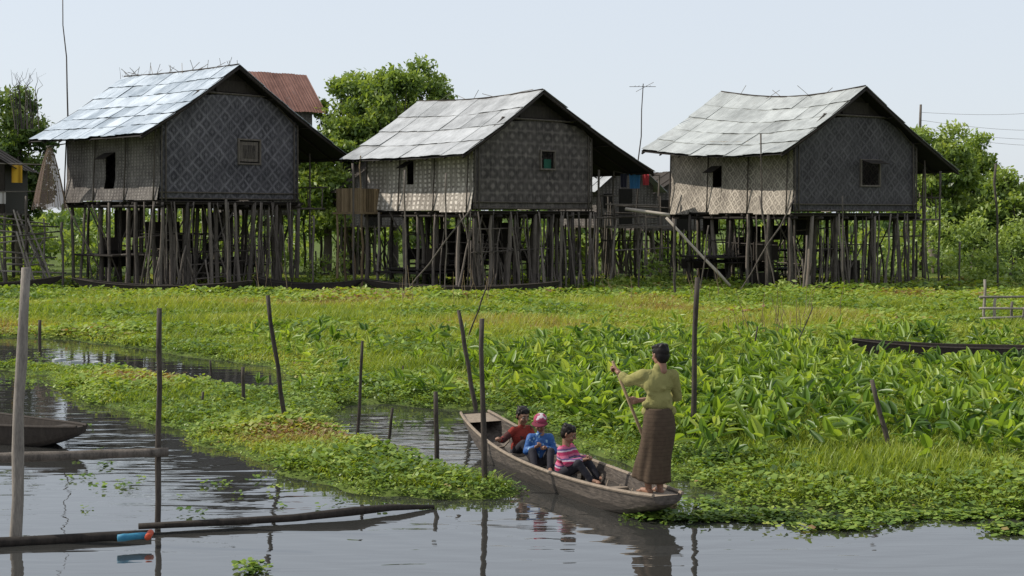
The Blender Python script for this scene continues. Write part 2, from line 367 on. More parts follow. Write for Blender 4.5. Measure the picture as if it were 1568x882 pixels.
# ---------------- trees ----------------
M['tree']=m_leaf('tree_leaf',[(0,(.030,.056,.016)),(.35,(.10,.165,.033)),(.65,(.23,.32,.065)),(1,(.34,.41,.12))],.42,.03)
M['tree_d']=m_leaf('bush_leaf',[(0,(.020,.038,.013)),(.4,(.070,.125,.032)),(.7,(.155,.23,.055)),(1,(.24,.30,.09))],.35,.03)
def leafcloud(name,lobes,per,size,mat,parent=None):
    V=[];T=[];C=[];o=0
    for (c,r,tn) in lobes:
        n=int(per*r*r)
        d=rng.normal(0,1,(n,3)); d/=np.linalg.norm(d,axis=1)[:,None]; rad=r*(rng.random(n)**.45)*rng.uniform(.75,1.15,n)
        p=np.array(c)+d*rad[:,None]*np.array([1,1,.75])
        a=rng.normal(0,1,(n,3)); a/=np.linalg.norm(a,axis=1)[:,None]; b=np.cross(a,rng.normal(0,1,(n,3))); b/=np.linalg.norm(b,axis=1)[:,None]
        sz=size*rng.uniform(.6,1.3,n)[:,None]
        q=np.stack([p-a*sz,p+b*sz*.45,p+a*sz,p-b*sz*.45],1)
        V.append(q.reshape(-1,3)); base=(np.arange(n)*4+o)[:,None]
        T.append(base+np.array([0,1,2])); T.append(base+np.array([0,2,3])); o+=n*4
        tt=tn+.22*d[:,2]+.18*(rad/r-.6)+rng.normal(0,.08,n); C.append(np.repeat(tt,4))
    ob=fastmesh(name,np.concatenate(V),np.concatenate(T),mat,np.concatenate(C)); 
    if parent: ob.parent=parent
    return ob
def tree(name,base,h,crown,nl,lr,per=340,size=.15,mat='tree',trunk=.25,z0=.35):
    e=empty(name,base); mb=MB(); lobes=[]
    cz=h*(1+z0)/2; hz=h*(1-z0)/2
    top=(random.uniform(-.3,.3),random.uniform(-.3,.3),h*.55); mb.pole((0,0,-.3),top,trunk,trunk*.6,.02)
    for i in range(nl):
        while True:
            p=np.array([random.uniform(-1,1),random.uniform(-1,1),random.uniform(-1,1)])
            if .2<np.linalg.norm(p)<1: break
        p=p*np.array([crown,crown*.8,hz])*.88+np.array([0,0,cz]); r=lr*random.uniform(.6,1.25)
        lobes.append((p,r,random.uniform(.32,.70)))
        if i%2==0:
            st=np.array(top)*random.uniform(.5,1.); mid=(st+p)/2+np.array([0,0,-.2]); mb.tube([st,mid,p],[trunk*.35,trunk*.2,.02],6)
    mb.obj('trunk_and_limbs',M['wood'],e,True); leafcloud('crown',lobes,per,size,M[mat],e); return e
def at(u,Y): return ((u-CU)*Y/FPX,Y,0)
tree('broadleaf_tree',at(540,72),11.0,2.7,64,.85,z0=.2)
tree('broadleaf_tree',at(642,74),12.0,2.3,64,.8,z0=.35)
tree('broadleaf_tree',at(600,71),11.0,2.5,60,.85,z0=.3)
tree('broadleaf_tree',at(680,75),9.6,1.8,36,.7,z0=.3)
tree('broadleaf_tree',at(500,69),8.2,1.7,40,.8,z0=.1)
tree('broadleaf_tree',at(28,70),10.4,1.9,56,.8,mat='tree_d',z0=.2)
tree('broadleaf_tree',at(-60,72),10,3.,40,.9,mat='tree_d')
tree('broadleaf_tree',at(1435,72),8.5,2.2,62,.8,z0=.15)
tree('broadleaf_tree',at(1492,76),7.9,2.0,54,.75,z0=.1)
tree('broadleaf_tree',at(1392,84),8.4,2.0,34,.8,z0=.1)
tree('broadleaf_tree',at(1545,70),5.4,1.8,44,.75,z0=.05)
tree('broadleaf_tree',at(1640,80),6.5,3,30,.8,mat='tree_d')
lobes=[]
for i in range(560):
    Y=random.uniform(68,100); u=random.uniform(-250,1820); X=(u-CU)*Y/FPX
    hgt=1.2+2.6*float(vn(X,Y,7,2)); hgt*= .8 if 700<u<1400 else 1.15
    z=random.uniform(.2,hgt); lobes.append(((X,Y,z),random.uniform(.5,1.1),random.uniform(.35,.8)))
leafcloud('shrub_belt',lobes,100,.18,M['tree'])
lobes=[]
for i in range(360):
    Y=random.uniform(150,260); X=random.uniform(-130,130); lobes.append(((X,Y,random.uniform(.5,4.4)),random.uniform(1.5,2.8),random.uniform(.45,.7)))
leafcloud('distant_tree_line',lobes,20,.55,M['tree_d'])
lobes=[]
for (u,v,Y,r) in [(1490,395,58,.8),(1470,400,60,.7),(1515,385,59,.9),(1000,415,56,.6),(1015,405,58,.7),(1545,415,57,.7),(1180,440,53,.5),(940,435,55,.45),(560,450,52,.35),(105,455,50,.4),(1560,350,62,1.0),(1500,340,64,1.0),(1450,350,66,1.1),(1425,330,68,1.0),(490,400,60,.6),(515,390,62,.6)]:
    x,y,z=D(u,v,Y); 
    for j in range(3): lobes.append(((x+random.gauss(0,.4),y+random.gauss(0,.3),max(.2,z-j*.4)),r*random.uniform(.6,1),random.uniform(.45,.75)))
leafcloud('marsh_shrubs',lobes,260,.11,M['tree'])

# ---------------- houses ----------------
def house(C,th,w,L,fl,apx,apz,lt,lz,rt,rz,r,dzb,mf,ms,mr,fwin,swin,rows,cols,sag=.12,open_win=True,seed=0):
    random.seed(100+seed)
    e=empty('stilt_house',(C[0],C[1],0),th)
    ov=.5
    def rp(s,t,side):
        T_,Z_=(lt,lz) if side<0 else (rt,rz)
        z=apz+(Z_-apz)*t+dzb*s-sag*math.sin(math.pi*s)*(1-.5*t)-.10*math.sin(math.pi*t)
        return np.array([apx+side*T_*t,-ov+r*s,z])
    def roofz(x,y=0):
        s=(y+ov)/r; side=-1 if x<apx else 1; T_=lt if side<0 else rt
        return rp(s,min(1,abs(x-apx)/T_),side)[2]
    mb=MB()
    for side in(-1,1):
        nr=rows if side<0 else 5
        for j in range(nr-1,-1,-1):
            for i in range(cols):
                s0,s1=i/cols,(i+1)/cols; t0,t1=j/nr,(j+1)/nr
                s0-=.006;s1+=.006; t1+=.03/nr+ random.uniform(0,.06)/nr
                if j==nr-1: t1=1+random.uniform(-.015,.018)
                lift=.010+random.uniform(0,.012); tw=random.uniform(-.016,.016); wav=random.random()*6
                def fn(a,b,s0=s0,s1=s1,t0=t0,t1=t1,side=side,lift=lift,tw=tw,wav=wav,i=i):
                    p=rp(s0+(s1-s0)*a,t0+(t1-t0)*b,side).copy()
                    p[2]+=.02+lift*(1+2.2*b)+tw*(a-.5)+.010*math.sin(a*9+wav)+.012*(i%2); return p
                mb.grid(fn,5,4,random.choice([.15,.4,.5,.6,.8])+random.uniform(-.14,.14))
    mb.obj('roof',M[mr],e,False,0,.010)
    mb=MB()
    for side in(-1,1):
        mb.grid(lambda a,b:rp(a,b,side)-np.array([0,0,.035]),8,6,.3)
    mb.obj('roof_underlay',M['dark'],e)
    mb=MB()
    for side in(-1,1):
        for s in(0.0,.999):
            a=rp(s,0,side);b=rp(s,1,side);m=rp(s,.5,side)
            for off,rr in((.0,.035),(-.10,.05)):
                mb.tube([a+(0,0,off),m+(0,0,off),b+(0,0,off)],rr,6,.3)
        for kk in range(1,7):
            s=kk/7; mb.tube([rp(s,0,side)-(0,0,.09),rp(s,.5,side)-(0,0,.09),rp(s,1.0,side)-(0,0,.09)],.035,6,.4)
        for tt in(.3,.6,.97): mb.tube([rp(q/6,tt,side)-(0,0,.08) for q in range(7)],.03,6,.5)
    mb.tube([rp(q/8,0,1)+(0,0,.05) for q in range(9)],.035,6,.6)
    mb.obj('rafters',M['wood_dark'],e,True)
    zt=apz-1.15
    xw,zw,ww,hw=fwin
    mb=MB()
    xs=sorted(set([0,xw-ww/2,xw+ww/2,apx,w]))
    def top(x): return min(roofz(x)-.06, zt+.0)
    xl=apx-(apz-zt)/((apz-lz)/lt); xr=apx+(apz-zt)/((apz-rz)/rt)
    xs=sorted(set(xs+[x for x in(xl,xr) if 0<x<w]))
    def quad(mb,x0,x1,z00,z01,z10,z11,y=0.0):
        mb.add([(x0,y,z00),(x1,y,z10),(x1,y,z11),(x0,y,z01)],[(0,1,2,3)],.5,[(x0,z00),(x1,z10),(x1,z11),(x0,z01)])
    for x0,x1 in zip(xs[:-1],xs[1:]):
        mid=(x0+x1)/2
        if xw-ww/2<mid<xw+ww/2:
            quad(mb,x0,x1,fl,zw-hw/2,fl,zw-hw/2); quad(mb,x0,x1,zw+hw/2,top(x0),zw+hw/2,top(x1))
        else: quad(mb,x0,x1,fl,top(x0),fl,top(x1))
    quad(mb,0,w,fl,roofz(0,L)-.1,fl,roofz(w,L)-.1,L)
    mb.obj('gable_wall',M[mf],e,False,0,.03)
    mb=MB()
    zr=roofz(w)-.08
    mb.add([(w,0,fl),(w,L,fl),(w,L,roofz(w,L)-.1),(w,0,zr)],[(0,1,2,3)],.5,[(0,fl),(L,fl),(L,zr),(0,zr)])
    ys,zs_,ws,hs_=swin; zl=roofz(0)-.08; zlb=roofz(0,L)-.08; fla=.16
    Ys=[0,(ys-ws/2)*.5,ys-ws/2,ys+ws/2,(ys+ws/2+L)/2,L]
    def sq(y0,y1,z0,z1a,z1b):
        def X_(z): return -fla*max(0,(fl+.9-z)/.9)
        mb.add([(X_(z0),y0,z0),(X_(z0),y1,z0),(X_(z1b),y1,z1b),(X_(z1a),y0,z1a)],[(0,3,2,1)],.5,[(y0,z0),(y1,z0),(y1,z1b),(y0,z1a)])
    for y0,y1 in zip(Ys[:-1],Ys[1:]):
        ztp=lambda y: zl+(zlb-zl)*y/L
        zb=fl-.02+random.uniform(-.12,.03)
        if ys-ws/2-1e-6<y0 and y1<ys+ws/2+1e-6:
            sq(y0,y1,zb,zs_-hs_/2,zs_-hs_/2); sq(y0,y1,zs_+hs_/2,ztp(y0),ztp(y1))
        else:
            sq(y0,y1,zb,fl+.9,fl+.9); sq(y0,y1,fl+.9,ztp(y0),ztp(y1))
    mb.obj('side_wall',M[ms],e,False,0,.03)
    mb=MB(); nb=9
    for i in range(nb):
        a0=xl+.05+(xr-xl-.1)*i/nb; a1=xl+.05+(xr-xl-.1)*(i+1)/nb-.015
        quad(mb,a0,a1,zt-.02,roofz(a0)-.07,zt-.02,roofz(a1)-.07,.12)
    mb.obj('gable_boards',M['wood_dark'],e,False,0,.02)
    mb=MB(); mb.box((apx,.05,zt+.32),(.75,.015,.25),tint=.5)
    mb.obj('vent_panel',M['wood_dark'],e,False,.01)
    mb=MB()
    y=-.045
    for z in(fl+.04,fl+.28): mb.pole((-.05,y,z),(w+.05,y,z),.03,.03,.001,tint=.3)
    mb.pole((xl-.0,y,zt),(xr,y,zt),.045,.04,.002,tint=.3)
    for x,zz in((.03,roofz(0)-.1),(.22,roofz(.2)-.1),(w-.03,roofz(w)-.1),(w-.22,roofz(w-.2)-.1)): mb.pole((x,y-.03,fl-.1),(x,y-.03,zz),.03,.03,.001,tint=.3)
    mb.pole((-.05,y-.01,roofz(0)-.25),(xl,y-.01,zt-.03),.03,.03,.002,tint=.2); mb.pole((w,y-.01,roofz(w)-.25),(xr,y-.01,zt-.03),.03,.03,.002,tint=.2)
    for q in(.03,.33,.66,.99): mb.pole((-.09-.10,L*q,fl-.1),(-.06,L*q,roofz(0,L*q)-.12),.03,.03,.001,tint=.2)
    mb.obj('wall_frame',M['wood'],e,True)
    mb=MB()
    for dx in(-1,1): mb.box((xw+dx*(ww/2+.03),-.03,zw),(.035,.045,hw/2+.07),tint=.5)
    for dz in(-1,1): mb.box((xw,-.032,zw+dz*(hw/2+.03)),(ww/2,.043,.035),tint=.5)
    if not open_win:
        mb.box((xw,.0,zw),(ww/2-.06,.012,hw/2-.06),tint=.45)
        mb.box((xw,-.02,zw),(ww/2-.2,.008,hw/2-.2),tint=.1)
    mb.obj('window_frame',M['wood'],e,False,.006)
    mb=MB(); yy=ys+ws/2
    mb.add([(-.05,ys-ws/2,zs_+hs_/2),(-.05,yy,zs_+hs_/2),(-.55,yy,zs_+hs_/2-.28),(-.55,ys-ws/2,zs_+hs_/2-.28)],[(0,1,2,3)])
    mb.obj('side_shutter',M['wood_dark'],e,False,0,.03)
    mb=MB(); mb.box((w/2,L/2,fl-.09),(w/2+.1,L/2+.1,.03),tint=.2)
    for i in range(9): mb.pole((-.15,L*i/8,fl-.16),(w+.3,L*i/8,fl-.16),.05,.05,.002)
    for i in range(6): mb.pole((w*i/5,-.2,fl-.27),(w*i/5,L+.2,fl-.27),.06,.06,.002)
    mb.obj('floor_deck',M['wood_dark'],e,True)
    mb=MB()
    for i in range(7):
        for j in range(7):
            x=w*i/6+random.gauss(0,.10);yy=L*j/6+random.gauss(0,.10)
            mb.pole((x+random.gauss(0,.12),yy+random.gauss(0,.08),-.4),(x,yy,fl-.12),random.uniform(.06,.11),None,.005)
    for i in range(80):
        x=random.uniform(-.4,w+.2);yy=random.choice([random.uniform(-.5,L),random.uniform(-.5,.4)])
        mb.pole((x+random.gauss(0,.35),yy+random.gauss(0,.2),-.4),(x,yy,fl-.1 if random.random()<.65 else random.uniform(1.2,2.8)),random.uniform(.02,.05),None,.008)
    for i in range(12):
        x=w+.4+random.uniform(0,1.7); y0=L*random.random()
        mb.pole((x,y0,-.4),(x,y0,roofz(x,y0)-.1 if i%2 else random.uniform(1.,3)),.05,None,.006)
    mb.obj('stilts',M['wood'],e,True)
    mb=MB()
    for i in range(12):
        a=random.uniform(0,w);b=a+random.choice([-1,1])*random.uniform(1.2,2.4); yy=random.uniform(-.1,L)
        mb.pole((a,yy,.2),(b,yy,fl-.2),.035,.03,.004)
    for i in range(12):
        z=random.uniform(.4,2.6);yy=random.uniform(-.15,L); a=random.uniform(-.3,w*.5); mb.pole((a,yy,z),(a+random.uniform(2,4.5),yy+.1,z+random.gauss(0,.15)),.03,.025,.004)
    for i in range(8):
        z=random.uniform(.4,2.4);xx=random.uniform(-.2,w+1); a=random.uniform(0,L*.5); mb.pole((xx,a,z),(xx,a+random.uniform(2,4.),z+random.gauss(0,.15)),.03,.025,.004)
    mb.obj('braces',M['wood'],e,True)
    mb=MB()
    for i in range(13):
        x=random.uniform(.5,w-.5);yy=random.uniform(L*.3,L)
        mb.box((x,yy,random.uniform(.5,2.8)),(random.uniform(.3,.9),.03,random.uniform(.2,.7)),rot=random.gauss(0,.3),tint=random.random())
    for i in range(4):
        z=random.uniform(.7,1.6); mb.box((w*random.random(),L*.6,z),(1.2,1.5,.03),tint=.3)
    mb.obj('stored_screens',M['wood_dark'],e,False,.01)
    mb=MB()
    for i in range(26 if seed==1 else 5):
        s=random.random(); p=rp(s,0,1)+(0,0,.08); d=np.array([random.gauss(0,.25),random.gauss(0,.35),random.uniform(.12,.42)]); mb.tube([p-d*.5,p+d],.012,4)
    mb.obj('ridge_twigs',M['bamboo'],e)
    mb=MB(); mb.box((w+.9,L*.45,fl-.35),(.85,L*.42,.04),tint=.5)
    for i in range(7): mb.pole((w+1.7,L*.05+i*.14*L,fl-.3),(w+1.7,L*.05+i*.14*L,fl+.6),.03)
    mb.pole((w+1.7,0,fl+.6),(w+1.7,L*.9,fl+.6),.03)
    mb.obj('side_porch',M['wood'],e,True)
    return e
R=math.radians
h1=house((-13.92,54),R(48),6.9,7.0,3.75,3.45,9.28,4.65,6.2,6.2,5.57,8.54,.08,'w1','s1','r1',(4.33,5.77,1.05,.95),(3.6,4.95,.75,1.5),6,9,.06,False,1)
h2=house((-1.5,53),R(42),6.48,6.95,3.35,3.24,8.12,4.2,5.42,6.6,4.94,8.05,.03,'w2','s2','r2',(3.95,5.36,.73,.7),(4.0,4.85,.45,.95),4,6,.14,True,2)
h3=house((11.13,54),R(32),6.99,7.68,3.27,3.49,8.32,4.6,5.5,5.57,4.97,8.87,.45,'w3','s3','r3',(4.26,4.85,1.03,1.0),(4.6,4.75,.6,.9),5,8,.34,True,3)
random.seed(5)
mb=MB(); mb.add([(3.72,-.06,5.36),(4.8,-.06,5.36),(4.8,-.6,5.2),(3.72,-.6,5.2)],[(0,1,2,3)]); mb.obj('awning_shutter',M['wood_dark'],h3,False,0,.025)
mb=MB(); mb.box((4.1,.15,5.2),(.2,.02,.2)); mb.obj('green_curtain',m_cloth('green_cloth',(.02,.08,.055),(.03,.11,.075)),h2)
mb=MB()
for i in range(14):
    mb.box((-.9,6.2+i*.13,3.75),(.02,.05,.5),tint=random.random())
for i in range(8): mb.box((-.9+i*.13,6.1,3.72),(.05,.02,.5),tint=random.random())
mb.box((-.45,7.1,3.2),(.5,1.1,.04),tint=.5)
for i in range(4): mb.pole((-.85,6.2+i*.6,-.3),(-.85,6.2+i*.6,3.2),.06)
mb.pole((-.9,6.2,3.2),(-.9,6.2,5.6),.04); mb.obj('balcony',M['bamboo_tan'],h2)
net=NT('fishing_net_mesh'); nn=net.noise(30,2); net.princ(net.mix(nn,(.14,.10,.085),(.30,.22,.19)),.9,.1,Alpha=.5)
mb=MB()
def cone(a,b):
    an=a*2*math.pi; rr=(.12+.83*b**.8)*(1+.07*math.sin(an*7+b*2)+.03*math.sin(an*13)); return np.array([-1.15+rr*math.cos(an)*.72,6.4+rr*math.sin(an)*.72,5.95-2.55*b-.08*b*math.sin(an*5)])
mb.grid(cone,40,8); mb.obj('hanging_net',net.m,h1,True)
mb=MB()
for kk in range(14): mb.tube([cone(kk/14,q/6)*1.0 for q in range(7)],.012,4,.6)
for bb in (.35,.7,1.0): mb.tube([cone(q/24,bb) for q in range(25)],.014,4,.6)
mb.obj('net_ribs',M['bamboo_tan'],h1)
mb=MB(); mb.grid(lambda a,b:np.array([-1.9+.5*a,8.2+.05*math.sin(a*9),5.25-.75*b]),8,4); mb.obj('yellow_laundry',m_cloth('yellow_cloth',(.55,.32,.03),(.65,.40,.05)),h1)
mb=MB(); mb.grid(lambda a,b:np.array([-2.6+.45*a,8.2+.05*math.sin(a*9),4.1-.5*b]),8,4); mb.obj('pale_laundry',m_cloth('pale_cloth',(.42,.40,.38),(.55,.52,.5)),h1)
mb=MB(); 
mb.pole((-3,8.2,5.3),(.2,8.2,5.3),.03);mb.pole((-3,8.2,-.3),(-3,8.2,5.9),.05);mb.pole((-1.3,6.4,5.98),(-.1,6.5,6.2),.03);mb.pole((-3,8.2,4.1),(.0,8.2,4.15),.025)
for i in range(9): mb.pole((-3.2+random.gauss(0,.2),6+random.random()*2,.8+i*.28),(-.3,6.5+random.random()*2,.8+i*.28+random.gauss(0,.3)),.035,.03,.01)
for i in range(8): mb.pole((-3+random.random()*2.6,6+random.random()*3,-.3),(-3+random.random()*2.6,6+random.random()*3,random.uniform(1.5,4)),.05)
mb.obj('pole_rack',M['bamboo'],h1,True)

def shack(name,C,th,w,L,fl,wallz,apz,mroof,mwall,ovh=.5):
    e=empty(name,(C[0],C[1],0),th); mb=MB()
    for (a,b) in (((0,0),(w,0)),((w,0),(w,L)),((w,L),(0,L)),((0,L),(0,0))):
        mb.add([(*a,fl),(*b,fl),(*b,wallz),(*a,wallz)],[(0,1,2,3)],.5,[(0,fl),(w,fl),(w,wallz),(0,wallz)])
    for y in(0,L): mb.add([(0,y,wallz),(w,y,wallz),(w/2,y,apz-.1)],[(0,1,2)],.5,[(0,0),(w,0),(w/2,2)])
    mb.obj('walls',M[mwall],e,False,0,.03)
    mb=MB()
    for sg in(-1,1):
        sl=(apz-wallz)/(w/2)
        for i in range(7):
            y0=-ovh+(L+2*ovh)*i/7;y1=-ovh+(L+2*ovh)*(i+1)/7+.05
            mb.grid(lambda a,b:np.array([w/2+sg*b*(w/2+ovh),y0+(y1-y0)*a,apz-sl*b*(w/2+ovh)+.02*(i%2)+.012*math.cos(a*25)]),12,3,random.uniform(.3,.8))
    mb.obj('roof',M[mroof],e,False,0,.02)
    mb=MB(); mb.box((w/2,-.02,(fl+wallz)/2-.1),(.4,.03,.9)); mb.box((w*.2,-.02,(fl+wallz)/2+.2),(.3,.03,.35)); mb.obj('door_and_window',M['dark'],e)
    mb=MB()
    for i in range(5):
        for j in range(4): mb.pole((w*i/4,L*j/3,-.3),(w*i/4,L*j/3,fl),.08)
    for i in range(12): mb.pole((random.uniform(0,w),random.uniform(-.5,L),-.3),(random.uniform(0,w),random.uniform(-.5,L),fl),.04)
    mb.box((w/2,L/2,fl-.05),(w/2,L/2,.04)); mb.obj('stilts',M['wood'],e)
    return e
shack('rusty_roof_house',(-15.6,72),R(-55),3.6,3.8,3.2,8.9,10.6,'rust','s1')
shack('dark_roof_house',(-27.5,57),R(12),6.0,7,3.2,5.4,7.3,'wood_dark','wood_dark')
shack('village_shack',(4.1,66),R(35),3.6,4,2.6,4.6,5.9,'r2','s1')
shack('village_shack',(7.2,70),R(20),3.6,4,2.4,4.3,5.4,'wood_dark','s1')
shack('village_shack',(-8.5,68),R(30),3.6,4,2.6,4.6,5.9,'wood_dark','s1')

e=empty('laundry_line',(0,0,0)); mb=MB(); a=D(940,262,60);b=D(1010,268,60)
mb.tube([a,((a[0]+b[0])/2,60,(a[2]+b[2])/2-.15),b],.02,5); mb.pole((a[0],60,-.3),a,.05);mb.pole((b[0],60,-.3),b,.05); mb.obj('line_and_posts',M['wood'],e)
for nm,u,c1,c2,w_,h_ in(('blue_shirt',972,(.04,.14,.30),(.06,.2,.4),.5,.65),('red_cloth',989,(.4,.04,.05),(.5,.08,.09),.3,.5),('dark_cloth',955,(.03,.03,.05),(.06,.06,.09),.3,.6)):
    p=D(u,266,59.95); mb=MB(); mb.grid(lambda a,b:np.array([p[0]+(a-.5)*w_*(1-.15*b),59.95+.04*math.sin(a*12),p[2]-h_*b]),8,4); mb.obj(nm,m_cloth(nm+'_fabric',c1,c2),e)
e=empty('bamboo_jetty'); mb=MB()
for i in range(26):
    u=random.uniform(915,1030);Y=random.uniform(57,66);p=D(u,0,Y); mb.pole((p[0]+random.gauss(0,.15),Y,-.3),(p[0],Y,random.uniform(1.5,4.6)),random.uniform(.03,.06))
for i in range(10):
    Y=random.uniform(57,64); z=random.uniform(1.2,3.6); x=D(random.uniform(915,950),0,Y)[0]; mb.pole((x,Y,z),(x+random.uniform(1.5,3),Y+.3,z+random.gauss(0,.1)),.035)
mb.box((5.6,60,2.6),(1.4,1,.05),tint=.5); mb.obj('poles_and_deck',M['wood'],e)
e=empty('gangplank'); mb=MB(); mb.pole(D(1020,333,53),D(1118,438,52.5),.05,.06,.004,tint=1.2); mb.pole(D(958,320,54),D(1025,329,53),.07,.06,.004,tint=1.2); mb.obj('planks',M['bamboo'],e,True)

def standing(name,p0,p1,r,mat='wood',r1=None,cr=.006):
    mb=MB(); mb.pole(p0,p1,r,r1,cr,10,7,tint=random.uniform(.2,.6)); return mb.obj(name,M[mat],None,True)
for (u0,v0,u1,v1,Y,r) in [(1033,468,1033,335,50,.05),(1165,205,1173,440,54,.03),(1218,300,1125,435,53,.035),(1163,300,1190,430,53.5,.03),(620,260,622,440,51,.035),(683,265,684,440,51.5,.03),(722,320,605,432,51.5,.035),(1525,250,1527,450,55,.05),(1440,262,1437,440,57,.05),(346,305,350,440,53,.05),(1290,300,1292,440,53,.03),(975,460,985,340,54,.03),(860,330,858,440,52.5,.05),(480,330,478,440,56,.05),(540,250,541,430,57,.05),(40,300,38,430,57,.05),(95,340,97,430,57,.06),(432,345,440,430,53,.03),(1085,345,1070,455,52,.03),(917,260,915,430,58,.05),(1470,370,1468,450,56,.04)]:
    standing('bamboo_pole',D(u0,v0,Y),D(u1,v1,Y)[:2]+(-.3,) if v1>v0 else D(u1,v1,Y),r)
e=empty('tv_antenna'); mb=MB(); mb.pole(D(974,330,62),D(985,128,62),.035,.02); c=D(984,132,62)
for i in range(5): mb.tube([(c[0]-.35+.17*i,62-.3,c[2]),(c[0]-.35+.17*i,62+.3,c[2])],.01,4)
mb.tube([(c[0]-.6,62,c[2]-.02),(c[0]+.6,62,c[2]-.02)],.012,4); mb.tube([(c[0]-.3,62,c[2]-.25),(c[0]+.5,62,c[2]+.18)],.01,4); mb.obj('mast_and_elements',M['wood'],e)
standing('tall_bamboo_mast',D(113,330,62),D(96,-10,62),.05,'wood',.02)
standing('utility_pole',(*at(1410,76)[:2],0),D(1410,160,76),.09)
mb=MB()
for k,(va,vb,vc) in enumerate([(172,166,158),(184,192,195),(196,206,210),(202,214,222)]):
    a=np.array(D(1410,va,76));b=np.array(D(1700,vc,76)); mb.tube([a+(b-a)*q/10-np.array([0,0,.35*math.sin(math.pi*q/10)]) for q in range(11)],.008,4,.6)
mb.obj('power_wires',M['wood'])
mb=MB()
for u0,n in((35,14),(195,8),(230,6)):
    for i in range(n):
        b=np.array(D(u0+random.gauss(0,12),150,66)); p=b.copy(); pts=[b-np.array([0,0,1.5])]
        for q in range(5): p=p+np.array([random.gauss(0,.16),0,random.uniform(.12,.38)]); pts.append(p.copy())
        mb.tube(pts,[.025,.02,.016,.011,.008,.005],4)
mb.obj('bare_shrub',M['wood'])
mb=MB()
for i in range(60):
    u,v_=random.choice([(1210,520),(1160,530),(1230,500),(740,470),(610,470),(430,455),(940,455),(1100,470)]); p=np.array(P(u+random.gauss(0,22),v_+random.gauss(0,6))); hh=random.uniform(.5,1.5)
    q_=p+np.array([random.gauss(0,.25),random.gauss(0,.2),hh]); mb.tube([p,(p+q_)/2+np.array([random.gauss(0,.06),0,0]),q_],[.012,.009,.005],5)
mb.obj('dry_reeds',M['bamboo_tan'])

e=empty('bamboo_rail_fence'); mb=MB()
for u,vt in((1506,428),(1522,455),(1548,462),(1566,470)):
    p=P(u,502); mb.pole((p[0],p[1],-.2),D(u+2,vt,p[1]),.05)
for v1 in(455,472,488):
    mb.pole(D(1500,v1,37.3),D(1600,v1+random.gauss(0,3),37.9),.035)
mb.obj('rails',M['bamboo'],e,True)

# ---------------- foreground poles ----------------
def fg(name,ut,vt,ub,vb,wpx,mat='wood',z=-.5,r1=None):
    b=P(ub,vb); Y=b[1]; tpt=np.array(D(ut,vt,Y)); b=np.array(b); d=(b-tpt); low=b+d/np.linalg.norm(d)*.5
    standing(name,tuple(low),tuple(tpt),wpx/2/FPX*Y,mat,r1,.003)
M['stake']=m_wood('dark_stake_wood',(.016,.013,.011),(.12,.098,.08))
for a in [(40,410,22,828,19),]: fg('mooring_post',*a,'bamboo',r1=.045)
for a in [(244,472,241,806,10),(738,488,741,752,10),(1068,425,1059,684,10)]: fg('mooring_post',*a,'stake')
for a in [(410,452,438,657,8),(702,475,729,628,8),(555,522,548,664,6),(667,600,669,710,9),(601,625,592,697,6),(1335,582,1366,704,9),(372,562,373,624,7),(61,490,61,542,6),(311,600,309,628,5),(617,560,617,600,3),(1245,470,1205,560,2),(745,440,712,530,3),(1160,500,1150,560,3),(322,552,324,580,4)]: fg('bamboo_stake',*a,'stake')
mb=MB(); a=D(-80,704,13.15);b=D(258,692,13.6); mb.pole(a,b,.05,.045,.004,12,9,.4); mb.obj('bamboo_rail',M['wood'],None,True)
mb=MB(); a=P(-120,838,.03);b=P(232,818,.03); mb.pole(a,b,.055,.045,.004,12,9,.2); mb.obj('floating_log',M['wood_dark'],None,True)
mb=MB(); mb.tube([P(212,806,.05),P(330,800,.05),P(450,793,.05),P(540,783,.07),P(600,777,.06),P(665,776,.02)],[.03,.035,.038,.045,.035,.02],10,.4); mb.obj('floating_branch',M['wood_dark'],None,True)
mb=MB(); mb.pole(P(180,824,.10),P(232,819,.10),.035,.03,.01,10,6); mb.obj('blue_rope_wrap',m_cloth('blue_plastic',(.02,.10,.20),(.05,.23,.33),20,.5),None,True)
mb=MB(); mb.pole(P(226,823,.10),P(231,815,.12),.03,.03,.002,10);mb.obj('red_rope',m_cloth('red_plastic',(.35,.05,.02),(.45,.08,.04),20,.5),None,True)

